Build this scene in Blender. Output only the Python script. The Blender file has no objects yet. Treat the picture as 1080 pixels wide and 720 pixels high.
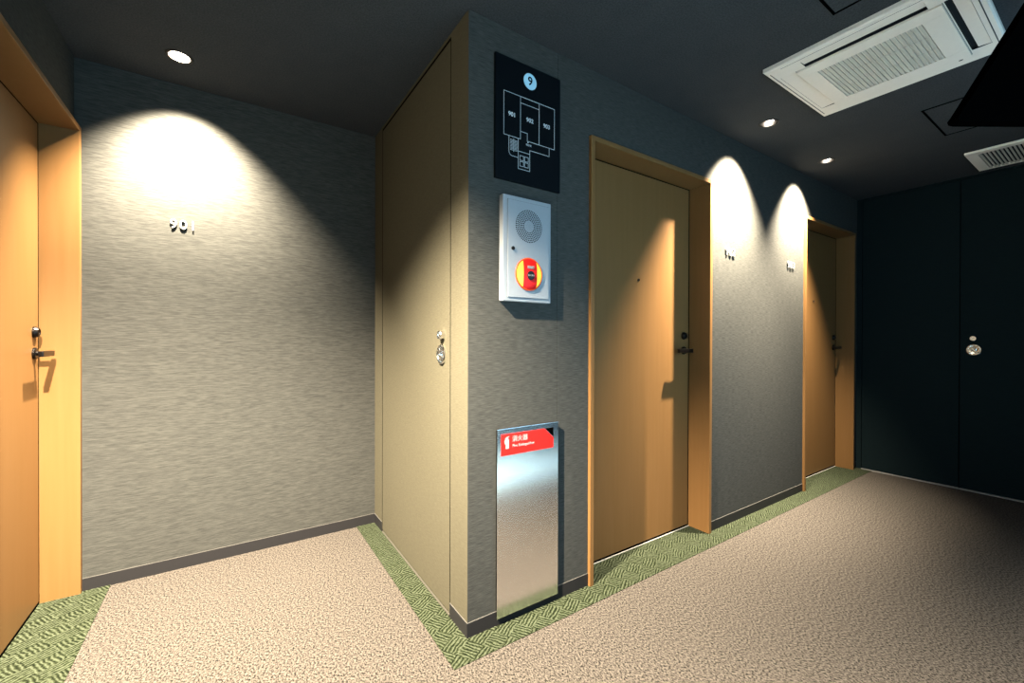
import bpy, bmesh, math, random
from math import sin, cos, pi, radians
from mathutils import Vector, Matrix

random.seed(4)
S = bpy.context.scene
COL = S.collection

# ------------------------------------------------------------------ camera, world, lights, exposure
CE = 2.431           # ceiling height
AY = 1.2466          # depth of the alcove's back wall
CAM = Vector((-0.7696, -1.4534, 1.16))
YAW, PITCH, ROLL, FPX = 0.5907, -0.0048, 0.0028, 446.35
r_ = Vector((cos(YAW), -sin(YAW), 0)); f_ = Vector((sin(YAW), cos(YAW), 0)); u_ = Vector((0, 0, 1))
F2 = f_*cos(PITCH) + u_*sin(PITCH); U2 = -f_*sin(PITCH) + u_*cos(PITCH)
R3 = r_*cos(ROLL) + U2*sin(ROLL); U3 = -r_*sin(ROLL) + U2*cos(ROLL)
cd = bpy.data.cameras.new('camera'); cam = bpy.data.objects.new('camera', cd); COL.objects.link(cam)
cd.sensor_width = 36; cd.lens = FPX/1080*36; cd.clip_start = 0.02
cam.matrix_world = Matrix(((R3.x, U3.x, -F2.x, CAM.x), (R3.y, U3.y, -F2.y, CAM.y), (R3.z, U3.z, -F2.z, CAM.z), (0, 0, 0, 1)))
S.camera = cam

S.view_settings.view_transform = 'Standard'; S.view_settings.look = 'None'
S.view_settings.exposure = 0.0; S.view_settings.gamma = 1.0
S.view_settings.use_curve_mapping = False

W = bpy.data.worlds.new('world'); S.world = W; W.use_nodes = True
W.node_tree.nodes['Background'].inputs[0].default_value = (0.35, 0.62, 1.0, 1)
W.node_tree.nodes['Background'].inputs[1].default_value = 0.2

WARM = (1.0, 0.85, 0.64)
# x, y, tilt towards +y (deg), spot angle, blend, watts
LAMP_ALCOVE = (-0.952, 0.975, 17, 94, 1.0, 1700)
LAMP_MIDDLE = (1.862, -0.225, 20.5, 81, 1.0, 2500)
LAMP_FAR = (2.75, -0.20, 20.5, 81, 1.0, 1950)
LAMP_LOBBY = (-1.15, -0.47, 0, 126, 0.75, 5300)
WINDOW_W = 82        # cool daylight from an assumed, unseen window behind the camera

ad = bpy.data.lights.new('daylight', 'AREA'); ad.shape = 'RECTANGLE'; ad.size = 3.3; ad.size_y = 1.3
ad.energy = WINDOW_W; ad.color = (0.36, 0.71, 1.0)
ao = bpy.data.objects.new('daylight', ad); COL.objects.link(ao)
ao.location = (0.55, -2.33, 1.25); ao.rotation_euler = (radians(90), 0, 0)

# ------------------------------------------------------------------ materials
def nmat(name):
    m = bpy.data.materials.new(name); m.use_nodes = True
    nt = m.node_tree; b = nt.nodes['Principled BSDF']
    return m, nt, b
def nd(nt, t, **kw):
    n = nt.nodes.new(t)
    for k, v in kw.items(): setattr(n, k, v)
    return n
def plain(name, col, rough=0.5, metal=0.0, noise=0.04, nscale=60, emit=None, estr=0, spec=0.12):
    m, nt, b = nmat(name)
    g = nd(nt, 'ShaderNodeNewGeometry'); n = nd(nt, 'ShaderNodeTexNoise'); n.inputs['Scale'].default_value = nscale
    nt.links.new(g.outputs['Position'], n.inputs['Vector'])
    mx = nd(nt, 'ShaderNodeMix', data_type='RGBA')
    nt.links.new(n.outputs['Fac'], mx.inputs['Factor'])
    mx.inputs[6].default_value = tuple(c*(1-noise) for c in col) + (1,)
    mx.inputs[7].default_value = tuple(min(1, c*(1+noise)) for c in col) + (1,)
    nt.links.new(mx.outputs[2], b.inputs['Base Color'])
    b.inputs['Roughness'].default_value = rough; b.inputs['Metallic'].default_value = metal
    b.inputs['Specular IOR Level'].default_value = spec
    if emit:
        b.inputs['Emission Color'].default_value = emit + (1,); b.inputs['Emission Strength'].default_value = estr
    return m
def scaled_pos(nt, sc, rotz=0):
    g = nd(nt, 'ShaderNodeNewGeometry'); mp = nd(nt, 'ShaderNodeMapping')
    mp.inputs['Scale'].default_value = sc; mp.inputs['Rotation'].default_value = (0, 0, rotz)
    nt.links.new(g.outputs['Position'], mp.inputs['Vector'])
    return mp.outputs['Vector']
def ramp(nt, fac, stops):
    r = nd(nt, 'ShaderNodeValToRGB'); e = r.color_ramp.elements
    e[0].position, e[0].color = stops[0][0], stops[0][1] + (1,)
    e[1].position, e[1].color = stops[-1][0], stops[-1][1] + (1,)
    for p, c in stops[1:-1]:
        k = e.new(p); k.color = c + (1,)
    nt.links.new(fac, r.inputs['Fac']); return r.outputs['Color']
def fabric(name, lo, hi, sc_thread=(38, 38, 330), bump=0.35, rough=0.9, spec=0.04):
    """wallpaper woven with fine horizontal threads"""
    m, nt, b = nmat(name)
    n1 = nd(nt, 'ShaderNodeTexNoise'); n1.inputs['Scale'].default_value = 1; n1.inputs['Detail'].default_value = 3
    nt.links.new(scaled_pos(nt, sc_thread), n1.inputs['Vector'])
    n2 = nd(nt, 'ShaderNodeTexNoise'); n2.inputs['Scale'].default_value = 1; n2.inputs['Detail'].default_value = 2
    nt.links.new(scaled_pos(nt, (9, 9, 60)), n2.inputs['Vector'])
    a = nd(nt, 'ShaderNodeMath', operation='MULTIPLY_ADD'); a.inputs[1].default_value = 0.15
    nt.links.new(n2.outputs['Fac'], a.inputs[0]); 
    s = nd(nt, 'ShaderNodeMath', operation='MULTIPLY'); s.inputs[1].default_value = 0.85
    nt.links.new(n1.outputs['Fac'], s.inputs[0]); nt.links.new(s.outputs[0], a.inputs[2])
    nt.links.new(ramp(nt, a.outputs[0], [(0.36, lo), (0.64, hi)]), b.inputs['Base Color'])
    bp = nd(nt, 'ShaderNodeBump'); bp.inputs['Strength'].default_value = bump; bp.inputs['Distance'].default_value = 0.002
    nt.links.new(a.outputs[0], bp.inputs['Height']); nt.links.new(bp.outputs[0], b.inputs['Normal'])
    b.inputs['Roughness'].default_value = rough; b.inputs['Specular IOR Level'].default_value = spec
    return m
def wood(name, lo, hi, grain=(55, 55, 2.2)):
    m, nt, b = nmat(name)
    n1 = nd(nt, 'ShaderNodeTexNoise'); n1.inputs['Scale'].default_value = 1; n1.inputs['Detail'].default_value = 4
    nt.links.new(scaled_pos(nt, grain), n1.inputs['Vector'])
    nt.links.new(ramp(nt, n1.outputs['Fac'], [(0.3, lo), (0.7, hi)]), b.inputs['Base Color'])
    b.inputs['Roughness'].default_value = 0.42; b.inputs['Specular IOR Level'].default_value = 0.15
    return m
def carpet_beige():
    m, nt, b = nmat('beige loop carpet')
    v = nd(nt, 'ShaderNodeTexNoise'); v.inputs['Scale'].default_value = 1; v.inputs['Detail'].default_value = 5; v.inputs['Roughness'].default_value = 0.78
    nt.links.new(scaled_pos(nt, (160, 112, 130), 0.5), v.inputs['Vector'])
    col = ramp(nt, v.outputs['Fac'], [(0.425, (0.0041, 0.0036, 0.0033)), (0.455, (0.0247, 0.0216, 0.0190)), (0.51, (0.0474, 0.0412, 0.0351)), (0.60, (0.0763, 0.0680, 0.0587))])
    nt.links.new(col, b.inputs['Base Color'])
    bp = nd(nt, 'ShaderNodeBump'); bp.inputs['Strength'].default_value = 0.12; bp.inputs['Distance'].default_value = 0.004
    nt.links.new(v.outputs['Fac'], bp.inputs['Height']); nt.links.new(bp.outputs[0], b.inputs['Normal'])
    b.inputs['Roughness'].default_value = 0.95; b.inputs['Specular IOR Level'].default_value = 0.03
    return m
def carpet_green():
    """basket weave of ribbed blocks, turned about 32 degrees to the strip"""
    m, nt, b = nmat('green ribbed carpet')
    A = scaled_pos(nt, (1, 1, 1), radians(-32))
    dn = nd(nt, 'ShaderNodeTexNoise'); dn.inputs['Scale'].default_value = 34
    nt.links.new(A, dn.inputs['Vector'])
    ds = nd(nt, 'ShaderNodeVectorMath', operation='MULTIPLY_ADD'); ds.inputs[1].default_value = (0.018, 0.018, 0)
    nt.links.new(dn.outputs['Color'], ds.inputs[0]); nt.links.new(A, ds.inputs[2])
    sp = nd(nt, 'ShaderNodeSeparateXYZ'); nt.links.new(ds.outputs[0], sp.inputs[0])
    def mth(op, x, y=None):
        k = nd(nt, 'ShaderNodeMath', operation=op)
        for i, w in enumerate((x, y)):
            if w is None: continue
            if isinstance(w, (int, float)): k.inputs[i].default_value = w
            else: nt.links.new(w, k.inputs[i])
        return k.outputs[0]
    cell = 0.084
    fx = mth('FLOOR', mth('DIVIDE', sp.outputs[0], cell)); fy = mth('FLOOR', mth('DIVIDE', sp.outputs[1], cell*0.8))
    par = mth('FLOORED_MODULO', mth('ADD', fx, fy), 2)
    wx = mth('SINE', mth('MULTIPLY', sp.outputs[0], 2*pi/0.0135)); wy = mth('SINE', mth('MULTIPLY', sp.outputs[1], 2*pi/0.0135))
    mx = nd(nt, 'ShaderNodeMix'); nt.links.new(par, mx.inputs[0]); nt.links.new(wx, mx.inputs[2]); nt.links.new(wy, mx.inputs[3])
    n = nd(nt, 'ShaderNodeTexNoise'); n.inputs['Scale'].default_value = 120; n.inputs['Detail'].default_value = 2
    nt.links.new(A, n.inputs['Vector'])
    h = mth('ADD', mth('MULTIPLY', mx.outputs[0], 0.30), mth('ADD', n.outputs['Fac'], 0.0))
    nt.links.new(ramp(nt, h, [(0.12, (0.0035, 0.0049, 0.0024)), (0.45, (0.0157, 0.0198, 0.0096)), (0.85, (0.0416, 0.0495, 0.0315))]), b.inputs['Base Color'])
    bp = nd(nt, 'ShaderNodeBump'); bp.inputs['Strength'].default_value = 0.8; bp.inputs['Distance'].default_value = 0.004
    nt.links.new(h, bp.inputs['Height']); nt.links.new(bp.outputs[0], b.inputs['Normal'])
    b.inputs['Roughness'].default_value = 0.95; b.inputs['Specular IOR Level'].default_value = 0.03
    return m
def brushed(name, col, rough):
    m, nt, b = nmat(name)
    n1 = nd(nt, 'ShaderNodeTexNoise'); n1.inputs['Scale'].default_value = 1; n1.inputs['Detail'].default_value = 2
    nt.links.new(scaled_pos(nt, (3, 3, 420)), n1.inputs['Vector'])
    nt.links.new(ramp(nt, n1.outputs['Fac'], [(0.3, tuple(c*0.9 for c in col)), (0.7, col)]), b.inputs['Base Color'])
    b.inputs['Metallic'].default_value = 1; b.inputs['Roughness'].default_value = rough
    bp = nd(nt, 'ShaderNodeBump'); bp.inputs['Strength'].default_value = 0.02; bp.inputs['Distance'].default_value = 0.001
    nt.links.new(n1.outputs['Fac'], bp.inputs['Height']); nt.links.new(bp.outputs[0], b.inputs['Normal'])
    return m

M_WALL = fabric('woven wallpaper', (0.0250, 0.0256, 0.0238), (0.0445, 0.0449, 0.0408), sc_thread=(26, 26, 400), bump=0.25)
M_LITPAPER = fabric('woven wallpaper with lamp light', (0.0486, 0.0447, 0.0313), (0.0592, 0.0545, 0.0375), bump=0.3)  # wallpaper made paler and golden, with warm lamp light in the colour
M_CEIL = fabric('ceiling paper', (0.0246, 0.0264, 0.0291), (0.0383, 0.0408, 0.0433), sc_thread=(160, 160, 160), bump=0.3)
M_SHADEPAPER = fabric('wallpaper with deep shade', (0.0045, 0.0085, 0.0095), (0.006, 0.0115, 0.0125), bump=0.1)  # same wallpaper barely lit, its shade put into the colour
M_WOOD = wood('pale oak veneer', (0.1184, 0.0598, 0.0198), (0.1267, 0.0652, 0.0232))
M_BASE = plain('grey vinyl baseboard', (0.0130, 0.0126, 0.0133), 0.45)
M_BASETOP = plain('baseboard lip', (0.0588, 0.0567, 0.0525), 0.4)
M_BEIGE = carpet_beige(); M_GREEN = carpet_green()
M_BLUEFLOOR = plain('pale blue reflection floor', (0.5040, 0.7717, 0.9740), 0.35)  # unseen floor, coloured blue for its reflection in the steel plate
M_STEEL = brushed('brushed steel', (0.86, 0.86, 0.86), 0.19)
M_CHROME = plain('polished chrome', (0.85, 0.84, 0.83), 0.12, 1.0)
M_BLACKMETAL = plain('blackened metal', (0.016, 0.014, 0.013), 0.3, 0.9)
M_DARKGAP = plain('dark shadow gap', (0.0008, 0.0008, 0.0008), 0.9, spec=0.0)
M_THRESH = plain('satin metal threshold', (0.30, 0.29, 0.27), 0.45, 0.3)
M_SILL = plain('dull metal sill', (0.055, 0.052, 0.042), 0.5, 0.2)
M_NUM = plain('satin metal numeral', (0.5301, 0.5130, 0.4874), 0.35, 0.6)
M_SIGN = plain('black acrylic', (0.002, 0.003, 0.004), 0.5, spec=0.05)
M_LINE = plain('pale printed line', (0.4125, 0.4500, 0.4650), 0.6)
M_DISC = plain('light blue print', (0.3600, 0.5760, 0.6800), 0.6)
M_WHITE = plain('white enamel', (0.1925, 0.2091, 0.2264), 0.35)
M_GREYLINE = plain('grey seam', (0.0550, 0.0550, 0.0575), 0.6)
M_HOLE = plain('dark hole', (0.008, 0.009, 0.010), 0.8, spec=0.0)
M_RED = plain('red plastic', (0.4960, 0.0096, 0.0080), 0.35)
M_REDLABEL = plain('red label', (0.3672, 0.0101, 0.0079), 0.5)
M_ORANGE = plain('orange red plastic', (0.60, 0.06, 0.012), 0.35)
M_AMBER = plain('lit amber lens', (0.95, 0.35, 0.03), 0.25, emit=(1.0, 0.42, 0.05), estr=1.1)
M_LETTER = plain('white lettering', (0.2338, 0.2338, 0.2338), 0.5)
M_BUTTON = plain('black button', (0.008, 0.008, 0.010), 0.3)
M_AC = plain('ivory plastic', (0.6722, 0.6050, 0.5267), 0.4)
M_ACGRILLE = plain('grey louvre plastic', (0.4410, 0.4100, 0.3542), 0.5)
M_ACDARK = plain('dark air slot', (0.02, 0.022, 0.025), 0.7, spec=0.0)
M_LENS = plain('lit lamp lens', (1, 1, 1), 0.3, emit=(1.0, 0.93, 0.82), estr=14)
M_REFL = plain('lamp reflector', (0.85, 0.82, 0.78), 0.22, 1.0)
M_DARKREFL = plain('dark lamp reflector', (0.16, 0.15, 0.14), 0.3, 1.0)  # darker copy for the two narrower downlights
M_TRIM = plain('dark lamp ring', (0.0180, 0.0165, 0.0150), 0.4)
M_BLACK = plain('matt black board', (0.0004, 0.0004, 0.0004), 0.9, spec=0.0)

# ------------------------------------------------------------------ mesh helpers
def bx(bm, x0, x1, y0, y1, z0, z1, bev=0.0):
    r = bmesh.ops.create_cube(bm, size=1.0)
    vs = r['verts']
    for v in vs:
        v.co = Vector(((x0+x1)/2 + v.co.x*(x1-x0), (y0+y1)/2 + v.co.y*(y1-y0), (z0+z1)/2 + v.co.z*(z1-z0)))
    if bev > 0:
        es = list({e for v in vs for e in v.link_edges})
        bmesh.ops.bevel(bm, geom=es, offset=bev, segments=2, affect='EDGES', profile=0.7)
def axes(n):
    n = Vector(n).normalized()
    t = Vector((0, 0, 1)) if abs(n.z) < 0.9 else Vector((1, 0, 0))
    a = t.cross(n).normalized(); b = n.cross(a)
    return a, b, n
def lathe(bm, o, n, prof, seg=32, cap0=False, cap1=False):
    """profile of (radius, height along n) turned about the axis n through o"""
    a, b, n = axes(n); o = Vector(o); rings = []
    for r, h in prof:
        rings.append([bm.verts.new(o + n*h + a*(r*cos(2*pi*k/seg)) + b*(r*sin(2*pi*k/seg))) for k in range(seg)])
    for A, B in zip(rings, rings[1:]):
        for k in range(seg):
            bm.faces.new((A[k], A[(k+1) % seg], B[(k+1) % seg], B[k]))
    if cap0: bm.faces.new(list(reversed(rings[0])))
    if cap1: bm.faces.new(rings[-1])
def prism(bm, pts, off):
    """polygon of 3D points pushed along the vector off"""
    off = Vector(off)
    A = [bm.verts.new(Vector(p)) for p in pts]; B = [bm.verts.new(Vector(p)+off) for p in pts]
    bm.faces.new(A); bm.faces.new(list(reversed(B)))
    for k in range(len(A)):
        j = (k+1) % len(A); bm.faces.new((A[j], A[k], B[k], B[j]))
def obj(name, bm, mat, parent=None, smooth=False, shift=None):
    bmesh.ops.recalc_face_normals(bm, faces=bm.faces[:])
    me = bpy.data.meshes.new(name)
    if parent is not None:
        p = parent
        while p is not None:
            bmesh.ops.translate(bm, vec=-p.location, verts=bm.verts[:]); p = p.parent
    bm.to_mesh(me); bm.free()
    me.materials.append(mat)
    if smooth:
        for p in me.polygons: p.use_smooth = True
    o = bpy.data.objects.new(name, me); COL.objects.link(o)
    if parent is not None: o.parent = parent
    return o
def empty(name, loc):
    o = bpy.data.objects.new(name, None); COL.objects.link(o); o.location = loc; o.empty_display_size = 0.05
    return o
def tag(o, label, cat, group=None, kind=None):
    o['label'] = label; o['category'] = cat
    if group: o['group'] = group
    if kind: o['kind'] = kind
    return o
def struct(o, label=None, cat=None):
    o['kind'] = 'structure'
    if label: o['label'] = label; o['category'] = cat
    return o
def N(): return bmesh.new()
def text_bm(bm, s, size, M, depth=0.001, bold=0.0):
    """lettering as solid geometry; M puts the text plane in the room"""
    cu = bpy.data.curves.new('t', 'FONT'); cu.body = s; cu.size = size
    cu.align_x = 'CENTER'; cu.align_y = 'CENTER'; cu.extrude = depth/2; cu.offset = bold; cu.resolution_u = 4
    o = bpy.data.objects.new('t', cu); COL.objects.link(o)
    dg = bpy.context.evaluated_depsgraph_get(); dg.update()
    me = bpy.data.meshes.new_from_object(o.evaluated_get(dg), depsgraph=dg)
    me.transform(M); bm.from_mesh(me)
    bpy.data.objects.remove(o); bpy.data.curves.remove(cu); bpy.data.meshes.remove(me)
def on_y(x, y, z):   # text plane facing -y
    return Matrix.Translation((x, y, z)) @ Matrix.Rotation(pi/2, 4, 'X')

# ------------------------------------------------------------------ room shell
# doors with frames: outer frame extents along the walls
D2 = (0.638, 1.639); D3 = (2.893, 3.897); D1 = (0.245, 1.2466); FT = 2.1164
LEAF = 0.122
b = N(); bx(b, -1.7, 4.2, -1.45, 1.45, -0.06, 0)
struct(obj('floor', b, M_BEIGE), 'speckled beige loop pile carpet covering the corridor floor', 'floor')
b = N(); bx(b, -1.7, 4.2, -2.45, -1.45, -0.06, 0.0)
struct(obj('floor_unseen', b, M_BLUEFLOOR))  # floor zone out of view, added for the blue band in the plate

# ceiling with round holes for the downlights
HOLE = 0.046
def ceiling():
    bm = N(); es = []
    def loop(pts):
        vs = [bm.verts.new((x, y, CE)) for x, y in pts]
        for k in range(len(vs)): es.append(bm.edges.new((vs[k], vs[(k+1) % len(vs)])))
    loop([(-1.7, -2.45), (4.2, -2.45), (4.2, 1.45), (-1.7, 1.45)])
    for L in (LAMP_ALCOVE, LAMP_MIDDLE, LAMP_FAR, LAMP_LOBBY):
        loop([(L[0]+HOLE*cos(2*pi*k/32), L[1]+HOLE*sin(2*pi*k/32)) for k in range(32)])
    bmesh.ops.triangle_fill(bm, use_beauty=True, use_dissolve=False, edges=es)
    bx(bm, -1.7, 4.2, -2.45, 1.45, CE+0.16, CE+0.2)
    return bm
struct(obj('ceiling', ceiling(), M_CEIL), 'dark grey papered ceiling', 'ceiling')

b = N()
bx(b, 0, 0.4455, 0, 0.153, 0, CE+.15)
bx(b, 0.447, D2[0], 0, 0.2, 0, CE+.15)
bx(b, D2[0], D2[1], 0, 0.2, FT, CE+.15)
bx(b, D2[1], D3[0], 0, 0.2, 0, CE+.15)
bx(b, D3[0], D3[1], 0, 0.2, FT, CE+.15)
bx(b, D3[1], 4.0, 0, 0.2, 0, CE+.15)
wr = struct(obj('wall_right', b, M_WALL), 'dark grey woven wallpaper wall with the sign, alarm and two doors', 'wall')
wr.data.materials.append(M_LITPAPER)      # pillar's alcove face takes the paper with lamp light in its colour
for p in wr.data.polygons:
    if abs(p.normal.x) > 0.9 and abs(p.center.x) < 0.001: p.material_index = 1
b = N(); bx(b, 0, 0.06, 1.095, AY, 0, CE+.15); bx(b, 0, 0.06, 0.153, 1.095, 2.416, CE+.15)
struct(obj('wall_alcove', b, M_LITPAPER), 'narrow wall strip and head around the flush alcove door', 'wall')
b = N(); bx(b, -1.5, 0.2, AY, AY+.15, 0, CE+.15)
struct(obj('wall_back', b, M_WALL), 'woven wallpaper wall with a round pool of lamp light', 'wall')
b = N()
bx(b, -1.55, -1.349, -2.45, D1[0], 0, CE+.15); bx(b, -1.55, -1.349, D1[0], AY, FT, CE+.15)
struct(obj('wall_left', b, M_WALL), 'dark wallpaper wall above the leftmost wooden door', 'wall')
b = N(); bx(b, 3.98, 4.15, -0.038, 0.2, 0, CE+.15); bx(b, 3.98, 4.15, -2.45, -0.038, 2.418, CE+.15); bx(b, 3.98, 4.15, -2.45, -1.27, 0, 2.418)
struct(obj('wall_end', b, M_SHADEPAPER), 'wall at the far right end of the corridor, deep shade in its colour', 'wall')
WX0, WX1, WZ0, WZ1 = -1.1, 2.2, 0.6, 1.9
b = N()
bx(b, -1.55, 4.15, -2.3, -2.15, 0, WZ0); bx(b, -1.55, 4.15, -2.3, -2.15, WZ1, CE+.15)
bx(b, -1.55, WX0, -2.3, -2.15, WZ0, WZ1); bx(b, WX1, 4.15, -2.3, -2.15, WZ0, WZ1)
struct(obj('wall_front', b, M_SHADEPAPER))

# baseboards with a pale top lip
def baseboard(name, boxes, label):
    root = empty(name, (0, 0, 0)); struct(root, label, 'baseboard')
    bm = N(); lp = N()
    for x0, x1, y0, y1 in boxes:
        bx(bm, x0, x1, y0, y1, 0, 0.058); bx(lp, x0, x1, y0, y1, 0.058, 0.0605)
    obj('board', bm, M_BASE, root); obj('lip', lp, M_BASETOP, root)['label'] = 'thin pale top edge'
T = 0.003
baseboard('baseboard_right', [(-T, D2[0], -T, 0), (D2[1], D3[0], -T, 0), (D3[1], 3.98, -T, 0)], 'low dark baseboard along the wall with the two wooden doors')
baseboard('baseboard_alcove', [(-T, 0, 0, 0.153), (-T, 0, 1.097, AY-T)], 'low baseboard pieces either side of the flush alcove door')
baseboard('baseboard_back', [(-1.325, 0, AY-T, AY)], 'low baseboard under the lamp lit alcove wall')

# green carpet borders (flush strips with a mitred corner)
GB = 0.0025
def border(name, polys, label):
    bm = N()
    for p in polys: prism(bm, [(x, y, 0.0) for x, y in p], (0, 0, GB))
    return tag(obj(name, bm, M_GREEN), label, 'carpet')
border('carpet_border', [[(-0.112, 1.2466), (-0.112, -0.116), (0, 0), (0, 0.155), (0.05, 0.155), (0.05, 1.093), (0, 1.093), (0, 1.2466)]],
       'green ribbed carpet strip along the foot of the flush alcove door')
border('carpet_border', [[(-0.112, -0.116), (3.98, -0.116), (3.98, 0), (D3[1]-.02, 0), (D3[1]-.02, 0.12), (D3[0]+.02, 0.12), (D3[0]+.02, 0), (D2[1]-.02, 0), (D2[1]-.02, 0.12), (D2[0]+.02, 0.12), (D2[0]+.02, 0), (0, 0)]],
       'long green ribbed carpet strip under the extinguisher plate and wooden doors')
border('carpet_border', [[(-1.349, -1.0), (-1.229, -1.0), (-1.229, AY), (-1.5, AY), (-1.5, D1[0]), (-1.349, D1[0])]],
       'green ribbed carpet strip at the foot of the leftmost door')

# ------------------------------------------------------------------ wooden doors
def wooden_door(name, P, w, label, sill=True, proud=0.016):
    """P maps local (along, out, up): along the wall, out of the wall into the room, up.  Handle at the 'along = w' side."""
    def box(bm, a0, a1, o0, o1, z0, z1, bev=0):
        tmp = N(); bx(tmp, a0, a1, o0, o1, z0, z1, bev)
        for v in tmp.verts: v.co = P(v.co.x, v.co.y, v.co.z)
        me = bpy.data.meshes.new('t'); tmp.to_mesh(me); tmp.free(); bm.from_mesh(me); bpy.data.meshes.remove(me)
    def turn(bm, a, o, z, n, prof, **kw):
        q = P(a, o, z); d = P(a+n[0], o+n[1], z+n[2]) - q
        lathe(bm, q, d, prof, **kw)
    root = empty(name, P(w/2, 0, 0)); struct(root, label, 'door')
    T = 0.024; R = -LEAF
    fr = N()
    box(fr, 0, T, -0.17, proud, 0, FT, 0.0025)
    box(fr, w-T, w, -0.17, proud, 0, FT, 0.0025)
    box(fr, T, w-T, -0.17, proud, FT-T, FT, 0.0025)
    obj('door_frame', fr, M_WOOD, root)
    if sill:
        th = N(); box(th, T, w-T, R+0.001, R+0.006, 0.0, 0.005); obj('threshold', th, M_THRESH, root)['label'] = 'thin satin metal threshold'
    lf = N(); box(lf, T+0.004, w-T-0.009, R-0.04, R, 0.015, FT-T-0.006, 0.0015)
    leaf = obj('door_leaf', lf, M_WOOD, root)
    st = N(); box(st, T, w-T, R-0.06, R-0.042, 0, FT-T)  # black backing and strips stand in for the shade in the gaps
    box(st, T, T+0.004, R-0.04, R-0.0004, 0, FT-T); box(st, w-T-0.009, w-T, R-0.04, R-0.0004, 0, FT-T)
    box(st, T+0.004, w-T-0.009, R-0.04, R-0.0004, FT-T-0.006, FT-T); box(st, T+0.004, w-T-0.009, R-0.04, R-0.0004, 0, 0.015)
    obj('gap_shade', st, M_DARKGAP, root)['label'] = 'black strips for the shade in the gap round the door leaf'
    ha = w-T-0.058
    lv = N()
    turn(lv, ha, R, 1.095, (0, 1, 0), [(0.0, 0), (0.025, 0), (0.025, 0.007), (0.022, 0.010), (0.0, 0.010)], seg=32)
    turn(lv, ha, R+0.006, 1.095, (0, 1, 0), [(0.0, 0), (0.0095, 0), (0.0095, 0.05), (0.0, 0.05)], seg=20)
    box(lv, ha-0.125, ha+0.012, R+0.044, R+0.060, 1.083, 1.107, 0.004)
    obj('lever_handle', lv, M_BLACKMETAL, leaf)['label'] = 'dark metal lever handle'
    lk = N()
    turn(lk, ha, R, 1.185, (0, 1, 0), [(0.0, 0), (0.024, 0), (0.024, 0.006), (0.019, 0.016), (0.013, 0.018), (0.013, 0.014), (0, 0.014)], seg=32)
    box(lk, ha-0.0015, ha+0.0015, R+0.012, R+0.0155, 1.177, 1.193)
    obj('lock_cylinder', lk, M_BLACKMETAL, leaf, smooth=False)['label'] = 'round dark lock cylinder'
    pk = N()
    turn(pk, w*0.5, R, 1.495, (0, 1, 0), [(0, 0), (0.0085, 0), (0.0085, 0.003), (0.006, 0.004), (0.0045, 0.001), (0, 0.001)], seg=20)
    obj('peephole', pk, M_BLACKMETAL, leaf)['label'] = 'small round peephole'
    return root
wooden_door('door_1', lambda a, o, z: Vector((-1.332+o, D1[0]+a, z)), D1[1]-D1[0], 'leftmost pale wooden door beside the lamp lit alcove wall', False, 0.007)
wooden_door('door_2', lambda a, o, z: Vector((D2[0]+a, -o, z)), D2[1]-D2[0], 'pale wooden door right of the extinguisher plate, lit by a slanting beam')
wooden_door('door_3', lambda a, o, z: Vector((D3[0]+a, -o, z)), D3[1]-D3[0], 'farthest wooden door, mostly in shadow beside the dark end wall')

# ------------------------------------------------------------------ flush doors with round pulls
def cup_pull(parent, o, n):
    bm = N()
    lathe(bm, o, n, [(0, 0), (0.043, 0), (0.043, 0.006), (0.039, 0.009), (0.034, 0.009), (0.030, 0.004), (0.018, 0.003), (0.014, 0.006), (0.012, 0.012), (0.006, 0.013), (0.0045, 0.009), (0, 0.009)], seg=40)
    a, c, nn = axes(n); O = Vector(o)
    for ang in (pi/4, 3*pi/4):
        d = a*cos(ang) + c*sin(ang); q = d.cross(nn)
        for s in (1, -1):
            p0 = O + d*(s*0.013) + nn*0.003; p1 = O + d*(s*0.034) + nn*0.003
            prism(bm, [p0+q*0.0035, p1+q*0.0035, p1-q*0.0035, p0-q*0.0035], nn*0.006)
    k = obj('round_pull', bm, M_CHROME, parent); k['label'] = 'round chrome flush pull'
def key_cylinder(parent, o, n):
    bm = N()
    lathe(bm, o, n, [(0, 0), (0.019, 0), (0.019, 0.020), (0.017, 0.023), (0.010, 0.023), (0.009, 0.020), (0, 0.020)], seg=32)
    k = obj('lock_cylinder', bm, M_CHROME, parent); k['label'] = 'small chrome lock cylinder'
d4 = empty('door_4', (0, 0.62, 0)); struct(d4, 'flush papered door in the alcove side wall with chrome pull', 'door')
b = N(); bx(b, 0.0005, 0.036, 0.160, 1.088, 0.014, 2.404, 0.0008)
lf = obj('door_leaf', b, M_LITPAPER, d4)
b = N(); bx(b, 0.052, 0.062, 0.150, 1.100, 0, 2.42); 
bx(b, 0.0004, 0.05, 0.153, 0.1598, 0, 2.416); bx(b, 0.0004, 0.05, 1.0882, 1.095, 0, 2.416); bx(b, 0.0004, 0.05, 0.16, 1.088, 2.4042, 2.416)  # flush black strips paint the shade of the gap
obj('gap_shade', b, M_DARKGAP, d4)['label'] = 'black strips for the shade in the gap round the door leaf'
b = N(); bx(b, -0.003, 0.05, 0.160, 1.088, 0.0, 0.007); obj('threshold', b, M_SILL, d4)
key_cylinder(lf, (0.0005, 0.226, 1.178), (-1, 0, 0)); cup_pull(lf, (0.0005, 0.240, 1.094), (-1, 0, 0))
d5 = empty('door_5', (3.98, -0.655, 0)); struct(d5, 'pair of flush doors filling the far end wall, deep shade in their colour', 'door')
for y0, y1 in ((-0.651, -0.042), (-1.268, -0.657)):
    b = N(); bx(b, 3.982, 4.02, y0, y1, 0.012, 2.414, 0.0008); lf = obj('door_leaf', b, M_SHADEPAPER, d5)
key_cylinder(lf, (3.982, -0.728, 1.178), (-1, 0, 0)); cup_pull(lf, (3.982, -0.731, 1.09), (-1, 0, 0))
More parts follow.
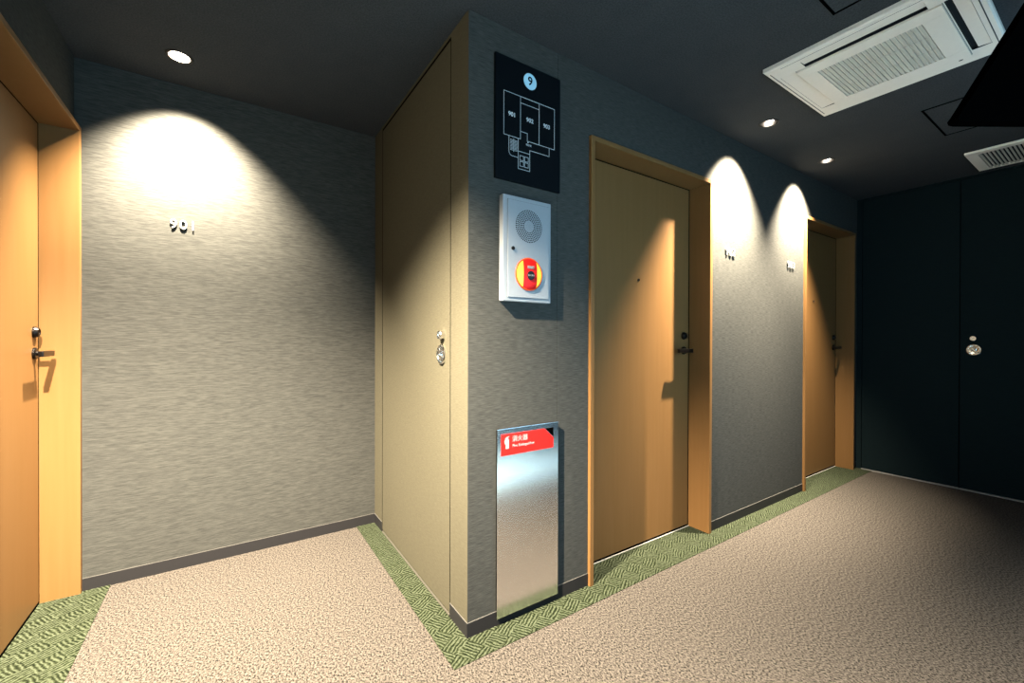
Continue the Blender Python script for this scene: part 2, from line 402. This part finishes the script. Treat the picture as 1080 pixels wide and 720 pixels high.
b = N(); bx(b, 4.03, 4.045, -1.27, -0.038, 0, 2.418); bx(b, 3.988, 4.02, -0.6568, -0.6512, 0, 2.414); obj('gap_shade', b, M_DARKGAP, d5)  # black sheet and strip for the shade between the leaves
b = N(); bx(b, 3.972, 4.028, -1.27, -0.040, 0, 0.006); obj('threshold', b, M_THRESH, d5)['label'] = 'bright metal threshold line'

# ------------------------------------------------------------------ air conditioner cassette
def aircon():
    root = empty('ceiling_air_conditioner', (1.661, -0.790, CE))
    tag(root, 'square ivory ceiling air conditioner with louvred grille and open flaps', 'air conditioner')
    x0, x1, y0, y1 = 1.302, 1.982, -1.137, -0.455
    Z0 = CE-0.022
    b = N()
    # face frame as a ring round a shallow well, with the air slots left open
    def ring(bm, X, Y, zlo, zhi):
        pass
    xs = [x0, 1.352, 1.400, 1.908, x1]; 
    # outer bevelled rim
    outer = [(x0, y0), (x1, y0), (x1, y1), (x0, y1)]
    def inset(d, z): return [(x0+d, y0+d, z), (x1-d, y0+d, z), (x1-d, y1-d, z), (x0+d, y1-d, z)]
    loops = [inset(0, CE), inset(0, Z0+0.006), inset(0.006, Z0)]
    vs = [[b.verts.new(p) for p in L] for L in loops]
    for A, B in zip(vs, vs[1:]):
        for k in range(4): b.faces.new((A[k], A[(k+1) % 4], B[(k+1) % 4], B[k]))
    # panel face as a grid with the three slot cells left out
    gx = [x0+.006, 1.350, 1.404, 1.440, 1.870, 1.925, x1-.006]
    gy = [y0+.006, -1.100, -1.042, -1.000, -0.592, -0.545, -0.487, y1-.006]
    gv = {}
    def V(i, j):
        if (i, j) not in gv: gv[i, j] = b.verts.new((gx[i], gy[j], Z0))
        return gv[i, j]
    holes = set()
    for i in range(len(gx)-1):
        for j in range(len(gy)-1):
            cx, cy = (gx[i]+gx[i+1])/2, (gy[j]+gy[j+1])/2
            if 1.350 < cx < 1.404 and -1.000 < cy < -0.592: holes.add((i, j)); continue
            if 1.404 < cx < 1.870 and (-1.100 < cy < -1.042 or -0.545 < cy < -0.487): holes.add((i, j)); continue
            b.faces.new((V(i, j), V(i+1, j), V(i+1, j+1), V(i, j+1)))
    bmesh.ops.remove_doubles(b, verts=b.verts[:], dist=0.0005)
    obj('housing', b, M_AC, root)
    # dark wells behind the slots
    b = N()
    bx(b, 1.352, 1.402, -0.998, -0.594, Z0+0.012, Z0+0.015)
    bx(b, 1.406, 1.868, -1.098, -1.044, Z0+0.012, Z0+0.015)
    bx(b, 1.406, 1.868, -0.543, -0.489, Z0+0.012, Z0+0.015)
    obj('air_duct', b, M_ACDARK, root)
    # flaps: tilted blades
    def flap(p, q, across, lift0, lift1, mat=M_AC):
        p, q, across = Vector(p), Vector(q), Vector(across); bm = N()
        up0, up1 = Vector((0, 0, lift0)), Vector((0, 0, lift1))
        prism(bm, [p+up0, q+up0, q+across+up1, p+across+up1], (0, 0, 0.003))
        obj('air_flap', bm, mat, root)
    flap((1.3515, -0.9985, Z0), (1.3515, -0.5935, Z0), (0.034, 0, 0), 0.001, 0.004)
    flap((1.4045, -0.4875, Z0), (1.8695, -0.4875, Z0), (0, -0.054, 0), 0.001, 0.005)
    flap((1.406, -1.0985, Z0), (1.868, -1.0985, Z0), (0, 0.038, 0), 0.001, 0.005)
    # centre intake panel with its louvres
    b = N()
    X0, X1, Y0, Y1 = 1.408, 1.905, -1.036, -0.552
    gx0, gx1, gy0, gy1 = 1.478, 1.832, -0.968, -0.612
    zt, zb = Z0-0.001, Z0-0.007
    bx(b, X0, gx0, Y0, Y1, zb, zt, 0.0015); bx(b, gx1, X1, Y0, Y1, zb, zt, 0.0015)
    bx(b, gx0, gx1, Y0, gy0, zb, zt, 0.0015); bx(b, gx0, gx1, gy1, Y1, zb, zt, 0.0015)
    intake = obj('intake_panel', b, M_AC, root)
    b = N(); n = 22; p = (gy1-gy0)/n
    for k in range(n):
        y = gy0 + (k+.5)*p
        prism(b, [(gx0, y-p*.34, zb+.001), (gx0, y+p*.30, zb+.001), (gx0, y+p*.42, zt+.004), (gx0, y-p*.22, zt+.004)], (gx1-gx0, 0, 0))
    for x in (gx0+.118, gx0+.236): bx(b, x-.0015, x+.0015, gy0, gy1, zb, zb+.002)
    g = obj('intake_grille', b, M_ACGRILLE, root); g['label'] = 'grey louvred grille'
    b = N(); bx(b, gx0, gx1, gy0, gy1, zt+.0045, zt+.006); obj('filter', b, M_ACDARK, root)
    # engraved outlines and the sensor
    b = N()
    for x0_, x1_, y0_, y1_ in ((1.326, 1.334, -1.06, -0.52),): bx(b, x0_, x0_+.0016, y0_, y1_, Z0-.0006, Z0+.001)
    bx(b, 1.335, 1.945, -0.474, -0.4705, Z0-.0006, Z0+.001)
    bx(b, 1.47, 1.94, -1.118, -1.1145, Z0-.0006, Z0+.001)
    bx(b, X0-.003, X1+.003, Y1+.0005, Y1+.002, Z0-.0006, Z0+.001)
    bx(b, X0-.003, X1+.003, Y0-.002, Y0-.0005, Z0-.0006, Z0+.001)
    obj('seam_lines', b, M_GREYLINE, root)
    b = N(); lathe(b, (1.918, -1.0, Z0), (0, 0, -1), [(0.007, 0), (0.007, .002), (0, .003)], seg=20); obj('sensor', b, M_HOLE, root)
aircon()
bpy.data.objects['ceiling_air_conditioner'].location = (1.680, -0.785, CE)

def vent():
    root = empty('ceiling_vent', (3.617, -0.99, CE)); tag(root, 'ivory louvred vent on the dark ceiling near the end wall', 'vent')
    x0, x1, y0, y1 = 3.378, 3.857, -1.250, -0.770; zb = CE-.016
    f = 0.055
    b = N()
    bx(b, x0, x0+f, y0, y1, zb, CE-.001, .003); bx(b, x1-.022, x1, y0, y1, zb, CE-.001, .003)
    bx(b, x0+f, x1-.022, y0, y0+f, zb, CE-.001, .003); bx(b, x0+f, x1-.022, y1-f, y1, zb, CE-.001, .003)
    obj('vent_frame', b, M_AC, root)
    b = N(); n = 20; p = (y1-y0-2*f)/n
    for k in range(n):
        y = y0+f+(k+.5)*p
        prism(b, [(x0+f, y-p*.3, zb+.002), (x0+f, y+p*.2, zb+.002), (x0+f, y+p*.35, CE-.002), (x0+f, y-p*.15, CE-.002)], (x1-.022-x0-f, 0, 0))
    obj('vent_louvres', b, M_ACGRILLE, root)
    b = N(); bx(b, x0+f, x1-.022, y0+f, y1-f, CE-.0018, CE-.0006); obj('vent_backing', b, M_ACDARK, root)
vent()

def hatch(x0, x1, y0, y1, label):
    root = empty('ceiling_hatch', ((x0+x1)/2, (y0+y1)/2, CE)); tag(root, label, 'hatch')
    b = N(); t = .010; z = CE-.0025
    bx(b, x0, x0+t, y0, y1, z, CE); bx(b, x1-t, x1, y0, y1, z, CE); bx(b, x0+t, x1-t, y0, y0+t, z, CE); bx(b, x0+t, x1-t, y1-t, y1, z, CE)
    obj('hatch_rim', b, M_DARKGAP, root)
    b = N(); bx(b, x0+t, x1-t, y0+t, y1-t, CE-.0015, CE); obj('hatch_panel', b, M_CEIL, root)
hatch(0.742, 1.194, -1.224, -0.772, 'square ceiling hatch at the top edge, left of the air conditioner')
hatch(2.418, 2.923, -1.265, -0.761, 'square ceiling hatch between the air conditioner and the louvred vent')

# ------------------------------------------------------------------ downlights
def downlight(L, label):
    x, y, tilt, ang, blend, watts = L
    root = empty('downlight', (x, y, CE)); tag(root, label, 'downlight', 'recessed ceiling downlights')
    b = N(); lathe(b, (x, y, CE), (0, 0, -1), [(0.0415, -0.004), (0.0415, 0.003), (0.0445, 0.0045), (0.050, 0.0035), (0.0525, 0.0)], seg=40)
    obj('trim_ring', b, M_TRIM, root, True)
    t = radians(tilt); n = Vector((0, sin(t), -cos(t)))
    b = N(); lathe(b, (x, y, CE), (0, 0, 1), [(0.0415, -0.001), (0.041, 0.02), (0.036, 0.05), (0.030, 0.062)], seg=40)
    obj('reflector', b, M_REFL if ang > 90 else M_DARKREFL, root, True)
    b = N(); o = Vector((x, y, CE+0.030)) + Vector((0, -0.004, 0))
    k = 0.9 if ang > 90 else 0.95
    if ang < 90: o = o + Vector((-0.007, 0.004, -0.012))
    lathe(b, o, n, [(0.031*k, -0.012), (0.031*k, 0.0), (0.026*k, 0.003), (0.0, 0.004)], seg=32)
    obj('lamp_lens', b, M_LENS, root, True)
    ld = bpy.data.lights.new('lamp', 'SPOT'); ld.energy = watts; ld.color = WARM; ld.spot_size = radians(ang); ld.spot_blend = blend; ld.shadow_soft_size = 0.018
    lo = bpy.data.objects.new('lamp', ld); COL.objects.link(lo)
    lo.rotation_euler = n.to_track_quat('-Z', 'Y').to_euler(); lo.location = (0, 0, 0.004); lo.parent = root
downlight(LAMP_ALCOVE, 'bright ceiling downlight above the alcove wall at the upper left')
downlight(LAMP_MIDDLE, 'ceiling downlight in front of the wall right of the middle wooden door, nearer the camera')
downlight(LAMP_FAR, 'ceiling downlight farthest down the corridor, near the last wooden door')
downlight(LAMP_LOBBY, 'ceiling downlight over the open floor in front of the leftmost door')

# ------------------------------------------------------------------ room numbers
def room_number(digits, P, R, label, adv=0.0385, size=0.066):
    root = empty('room_number', P); tag(root, label, 'number sign')
    for k, ch in enumerate(digits):
        b = N()
        x = (k-1)*adv
        text_bm(b, ch, size, Matrix.Translation(P) @ R @ Matrix.Translation((x, 0, 0.0055)), depth=0.005)
        obj('numeral', b, M_NUM, root)
RY = Matrix.Rotation(pi/2, 4, 'X')
room_number('901', Vector((-0.957, AY, 1.730)), RY, 'raised metal number 901 on the lamp lit alcove wall')
room_number('902', Vector((1.853, 0, 1.713)), RY, 'raised metal number 902 on the wall beside the middle wooden door')
room_number('903', Vector((2.676, 0, 1.712)), RY, 'raised metal number 903 on the wall beside the farthest wooden door')

# ------------------------------------------------------------------ floor plan sign
def plan_sign():
    root = empty('floor_plan_sign', (0.2825, 0, 1.808)); tag(root, 'black square floor plan sign with a blue number disc on the pillar', 'sign')
    b = N(); bx(b, 0.1145, 0.4505, -0.012, 0, 1.808, 2.307, 0.0015); obj('board', b, M_SIGN, root)
    Y0, Y1 = -0.0128, -0.0115
    w = 0.00085
    b = N()
    def seg(p, q):
        p, q = Vector((p[0], p[1])), Vector((q[0], q[1])); d = (q-p).normalized(); n = Vector((-d.y, d.x))*w; p = p-d*w; q = q+d*w
        prism(b, [(v.x, Y0, v.y) for v in (p+n, q+n, q-n, p-n)], (0, Y1-Y0, 0))
    def path(*pts):
        for p, q in zip(pts, pts[1:]): seg(p, q)
    path((.154, 2.166), (.417, 2.166), (.417, 1.990), (.271, 1.990), (.271, 2.022), (.236, 2.022))
    path((.154, 2.166), (.154, 1.990), (.236, 1.990), (.236, 2.166))
    path((.236, 2.140), (.333, 2.140)); path((.333, 2.166), (.333, 1.990))
    path((.388, 1.990), (.388, 1.954), (.284, 1.954), (.284, 1.866), (.225, 1.866), (.225, 1.990))
    path((.225, 1.938), (.284, 1.938))
    arc = [(.196-.017*cos(a), .0+1.928-.017*sin(a)) for a in [i*pi/12 for i in range(7)]]
    path((.179, 1.990), *arc, (.225, 1.911))
    w = 0.0007
    for zz in [1.935 + .0052*i for i in range(9)]:
        seg((.186, zz), (.199, zz)); seg((.206, zz), (.220, zz))
    w = 0.0009
    path((.2025, 1.93), (.2025, 1.982))
    for cx, cz in ((.243, 1.912), (.267, 1.912), (.243, 1.888), (.267, 1.888)):
        s = .0095; path((cx-s, cz-s), (cx+s, cz-s), (cx+s, cz+s), (cx-s, cz+s), (cx-s, cz-s))
    path((.2505, 1.897), (.2595, 1.903)) 
    obj('plan_lines', b, M_LINE, root)
    b = N(); lathe(b, (.285, -.0118, 2.243), (0, -1, 0), [(.0335, 0), (.0335, .001), (0, .001)], seg=48)
    dsc = obj('number_disc', b, M_DISC, root); dsc['label'] = 'light blue disc'
    b = N(); text_bm(b, '9', .050, on_y(.285, -.0132, 2.243), .0008, .0008); obj('numeral', b, M_SIGN, dsc)
    b = N()
    for s, x in (('901', .194), ('902', .284), ('903', .374)):
        text_bm(b, s, .0245, on_y(x, -.0126, 2.079), .001, .0004); obj('room_lettering', b, M_LINE, root); b = N()
    text_bm(b, '現在地', .0095, on_y(.278, -.0126, 1.974), .001); obj('lettering', b, M_LINE, root); b = N()
    lathe(b, (.2745, -.0118, 1.986), (0, -1, 0), [(.0032, 0), (.0032, .001), (0, .001)], seg=16)
    obj('location_dot', b, M_LINE, root)
plan_sign()

# ------------------------------------------------------------------ fire alarm box
def alarm():
    root = empty('fire_alarm_box', (0.2525, 0, 1.313)); tag(root, 'white fire alarm box with speaker and red button on the pillar', 'fire alarm')
    x0, x1, z0, z1, y = .130, .375, 1.313, 1.741, -.029
    b = N(); bx(b, x0, x1, y, 0, z0, z1, .005); obj('case', b, M_WHITE, root)
    b = N(); bx(b, .152, .361, y-.0035, y+.002, 1.330, 1.723, .0015)
    door = obj('front_door', b, M_WHITE, root)
    b = N(); yy = y-.0006
    bx(b, .1505, .152, yy, y, 1.3285, 1.7245); bx(b, .361, .3625, yy, y, 1.3285, 1.7245)
    bx(b, .152, .361, yy, y, 1.3285, 1.330); bx(b, .152, .361, yy, y, 1.723, 1.7245)
    obj('door_gap', b, M_GREYLINE, root)
    yf = y-.0035
    b = N()
    def dot(x, z, r):
        vs = [b.verts.new((x+r*cos(i*pi/4), yf-.0004, z+r*sin(i*pi/4))) for i in range(8)]
        b.faces.new(vs)
    c = (.256, 1.626)
    for k in range(6):
        r = .027+.0076*k; n = int(2*pi*r/.0082)
        for i in range(n): dot(c[0]+r*cos(2*pi*i/n), c[1]+r*sin(2*pi*i/n), .0029)
    for k in range(3):
        r = .004+.0065*k; n = max(5, int(2*pi*r/.007))
        for i in range(n): dot(c[0]+r*cos(2*pi*i/n), c[1]+r*sin(2*pi*i/n), .0008)
    obj('speaker_grille', b, M_HOLE, door)
    b = N(); lathe(b, (.176, yf, 1.527), (0, -1, 0), [(.0075, 0), (.0075, .004), (.005, .006), (0, .006)], seg=20); obj('door_lock', b, M_HOLE, door)
    # push button: amber lens dome crossed by a red upright band
    cx, cz, R = .2555, 1.4275, .066
    b = N(); lathe(b, (cx, yf, cz), (0, -1, 0), [(R, 0)] + [(R*q, .0115*math.sqrt(max(0, 1-q**2.6))+.001) for q in (1, .97, .92, .84, .7, .5, .25, 0)], seg=48)
    lens = obj('lamp_ring', b, M_AMBER, root, True); lens['label'] = 'glowing amber dome'
    b = N(); lathe(b, (cx, yf, cz), (0, -1, 0), [(R*1.03, 0), (R*1.03, .004), (R*.985, .006), (R*.955, .0055), (R*.95, .002)], seg=48)
    obj('button_rim', b, M_ORANGE, root, True)['label'] = 'orange red rim'
    b = N(); hw = .034
    nz = 24
    def hgt(x, z):
        q = min(1, math.hypot(x, z)/R)
        return .0115*math.sqrt(max(0, 1-q**2.6))+.0012
    xs = [-hw+2*hw*i/10 for i in range(11)]
    grid = []
    for i, x in enumerate(xs):
        zm = math.sqrt(R*R-x*x)*1.005; col = []
        for j in range(nz+1):
            z = -zm+2*zm*j/nz
            col.append(b.verts.new((cx+x, yf-hgt(x, z)-.0008, cz+z)))
        grid.append(col)
    for i in range(10):
        for j in range(nz): b.faces.new((grid[i][j], grid[i+1][j], grid[i+1][j+1], grid[i][j+1]))
    ed = [e for e in b.edges if e.is_boundary]
    ex = bmesh.ops.extrude_edge_only(b, edges=ed)
    for v in [g for g in ex['geom'] if isinstance(g, bmesh.types.BMVert)]: v.co.y = yf
    band = obj('red_band', b, M_RED, root); band['label'] = 'red upright band'
    b = N(); lathe(b, (cx+.001, yf-.0135, cz-.006), (0, -1, 0), [(.0185, 0), (.0185, .002), (.016, .003), (0, .003)], seg=32)
    obj('push_button', b, M_BUTTON, band)
    b = N(); text_bm(b, '強く押す', .0085, on_y(cx+.001, yf-.0170, cz-.006), .0006); obj('lettering', b, M_LETTER, band); b = N()
    text_bm(b, '発信機', .0115, on_y(cx, yf-.0145, cz+.027), .001, .0004)
    obj('lettering', b, M_LETTER, band)
alarm()
bpy.data.objects['fire_alarm_box'].location = (0.2630, 0, 1.315)

# ------------------------------------------------------------------ fire extinguisher cabinet plate
def plate():
    root = empty('extinguisher_cabinet', (0.286, 0, 0.032)); tag(root, 'tall brushed steel fire extinguisher cabinet door with red label', 'cabinet')
    x0, x1, z0, z1, Y = .126, .4435, .034, .797, -.014
    b = N(); bx(b, x0+.004, x1-.004, -.011, 0, z0+.004, z1-.004); obj('cabinet_body', b, M_DARKGAP, root)
    b = N(); bx(b, x0, x1, Y, -.011, z0, z1, .0008); dr = obj('door_panel', b, M_STEEL, root)
    L, R, B, Tp = .144, .4155, .688, .7755
    b = N(); prism(b, [(L, Y-.0012, B), (R, Y-.0012, B), (R, Y-.0012, .731), (.366, Y-.0012, Tp), (L, Y-.0012, Tp)], (0, .0013, 0))
    lab = obj('red_label', b, M_REDLABEL, dr)
    b = N(); prism(b, [(.370, Y-.0006, Tp), (R, Y-.0006, .735), (R, Y-.0006, Tp)], (0, .0008, 0)); obj('finger_pull', b, M_DARKGAP, dr)['label'] = 'dark triangular finger pull'
    b = N(); yt = Y-.0018
    text_bm(b, '消火器', .0265, on_y(.2365, yt, .7505), .0008); obj('lettering', b, M_LETTER, dr); b = N()
    text_bm(b, 'Fire Extinguisher', .0165, on_y(.2545, yt, .7235), .0008); obj('lettering', b, M_LETTER, dr); b = N()
    # extinguisher pictogram
    def pr(p): prism(b, [(x, yt-.0003, z) for x, z in p], (0, .0008, 0))
    cxx = .172
    pr([(cxx-.0065, .7155), (cxx+.0085, .7155), (cxx+.0085, .750), (cxx+.006, .756), (cxx-.004, .756), (cxx-.0065, .750)])
    pr([(cxx-.002, .7565), (cxx+.004, .7565), (cxx+.004, .762), (cxx-.002, .762)])
    pr([(cxx-.009, .7585), (cxx-.0025, .7625), (cxx+.010, .7655), (cxx+.010, .763), (cxx-.0085, .755)])
    pr([(cxx-.0125, .748), (cxx-.0075, .757), (cxx-.0085, .735), (cxx-.0115, .735)])
    obj('extinguisher_pictogram', b, M_LETTER, dr)
plate()

# ------------------------------------------------------------------ black board hanging from the ceiling at the right edge
def board():
    d = 1.2
    def at(u, v, dd=d): return CAM + F2*dd + R3*((u-540)/FPX*dd) - U3*((v-360)/FPX*dd)
    zc = CE
    p0 = at(1016, 126.5); p1 = at(1012, 130) ; 
    a = R3.copy(); a.z = 0; a.normalize()
    base = at(1010, 128)
    zb = base.z
    def q(s, z): return Vector((base.x, base.y, 0)) + a*s + Vector((0, 0, z))
    slope = (1080-1010)/(128-15)
    pts = [q(.018, zb), q(.55, zb), q(.55, zc), q((zc-zb)*slope, zc), q(.02*slope, zb+.028), q(.001, zb+.012), q(.004, zb+.003)]
    bm = N(); prism(bm, pts, f_*0.03)
    c = sum(pts, Vector())/len(pts)
    o = obj('hanging_panel', bm, M_BLACK)
    tag(o, 'black tapered panel hanging from the ceiling at the upper right edge', 'panel')
board()
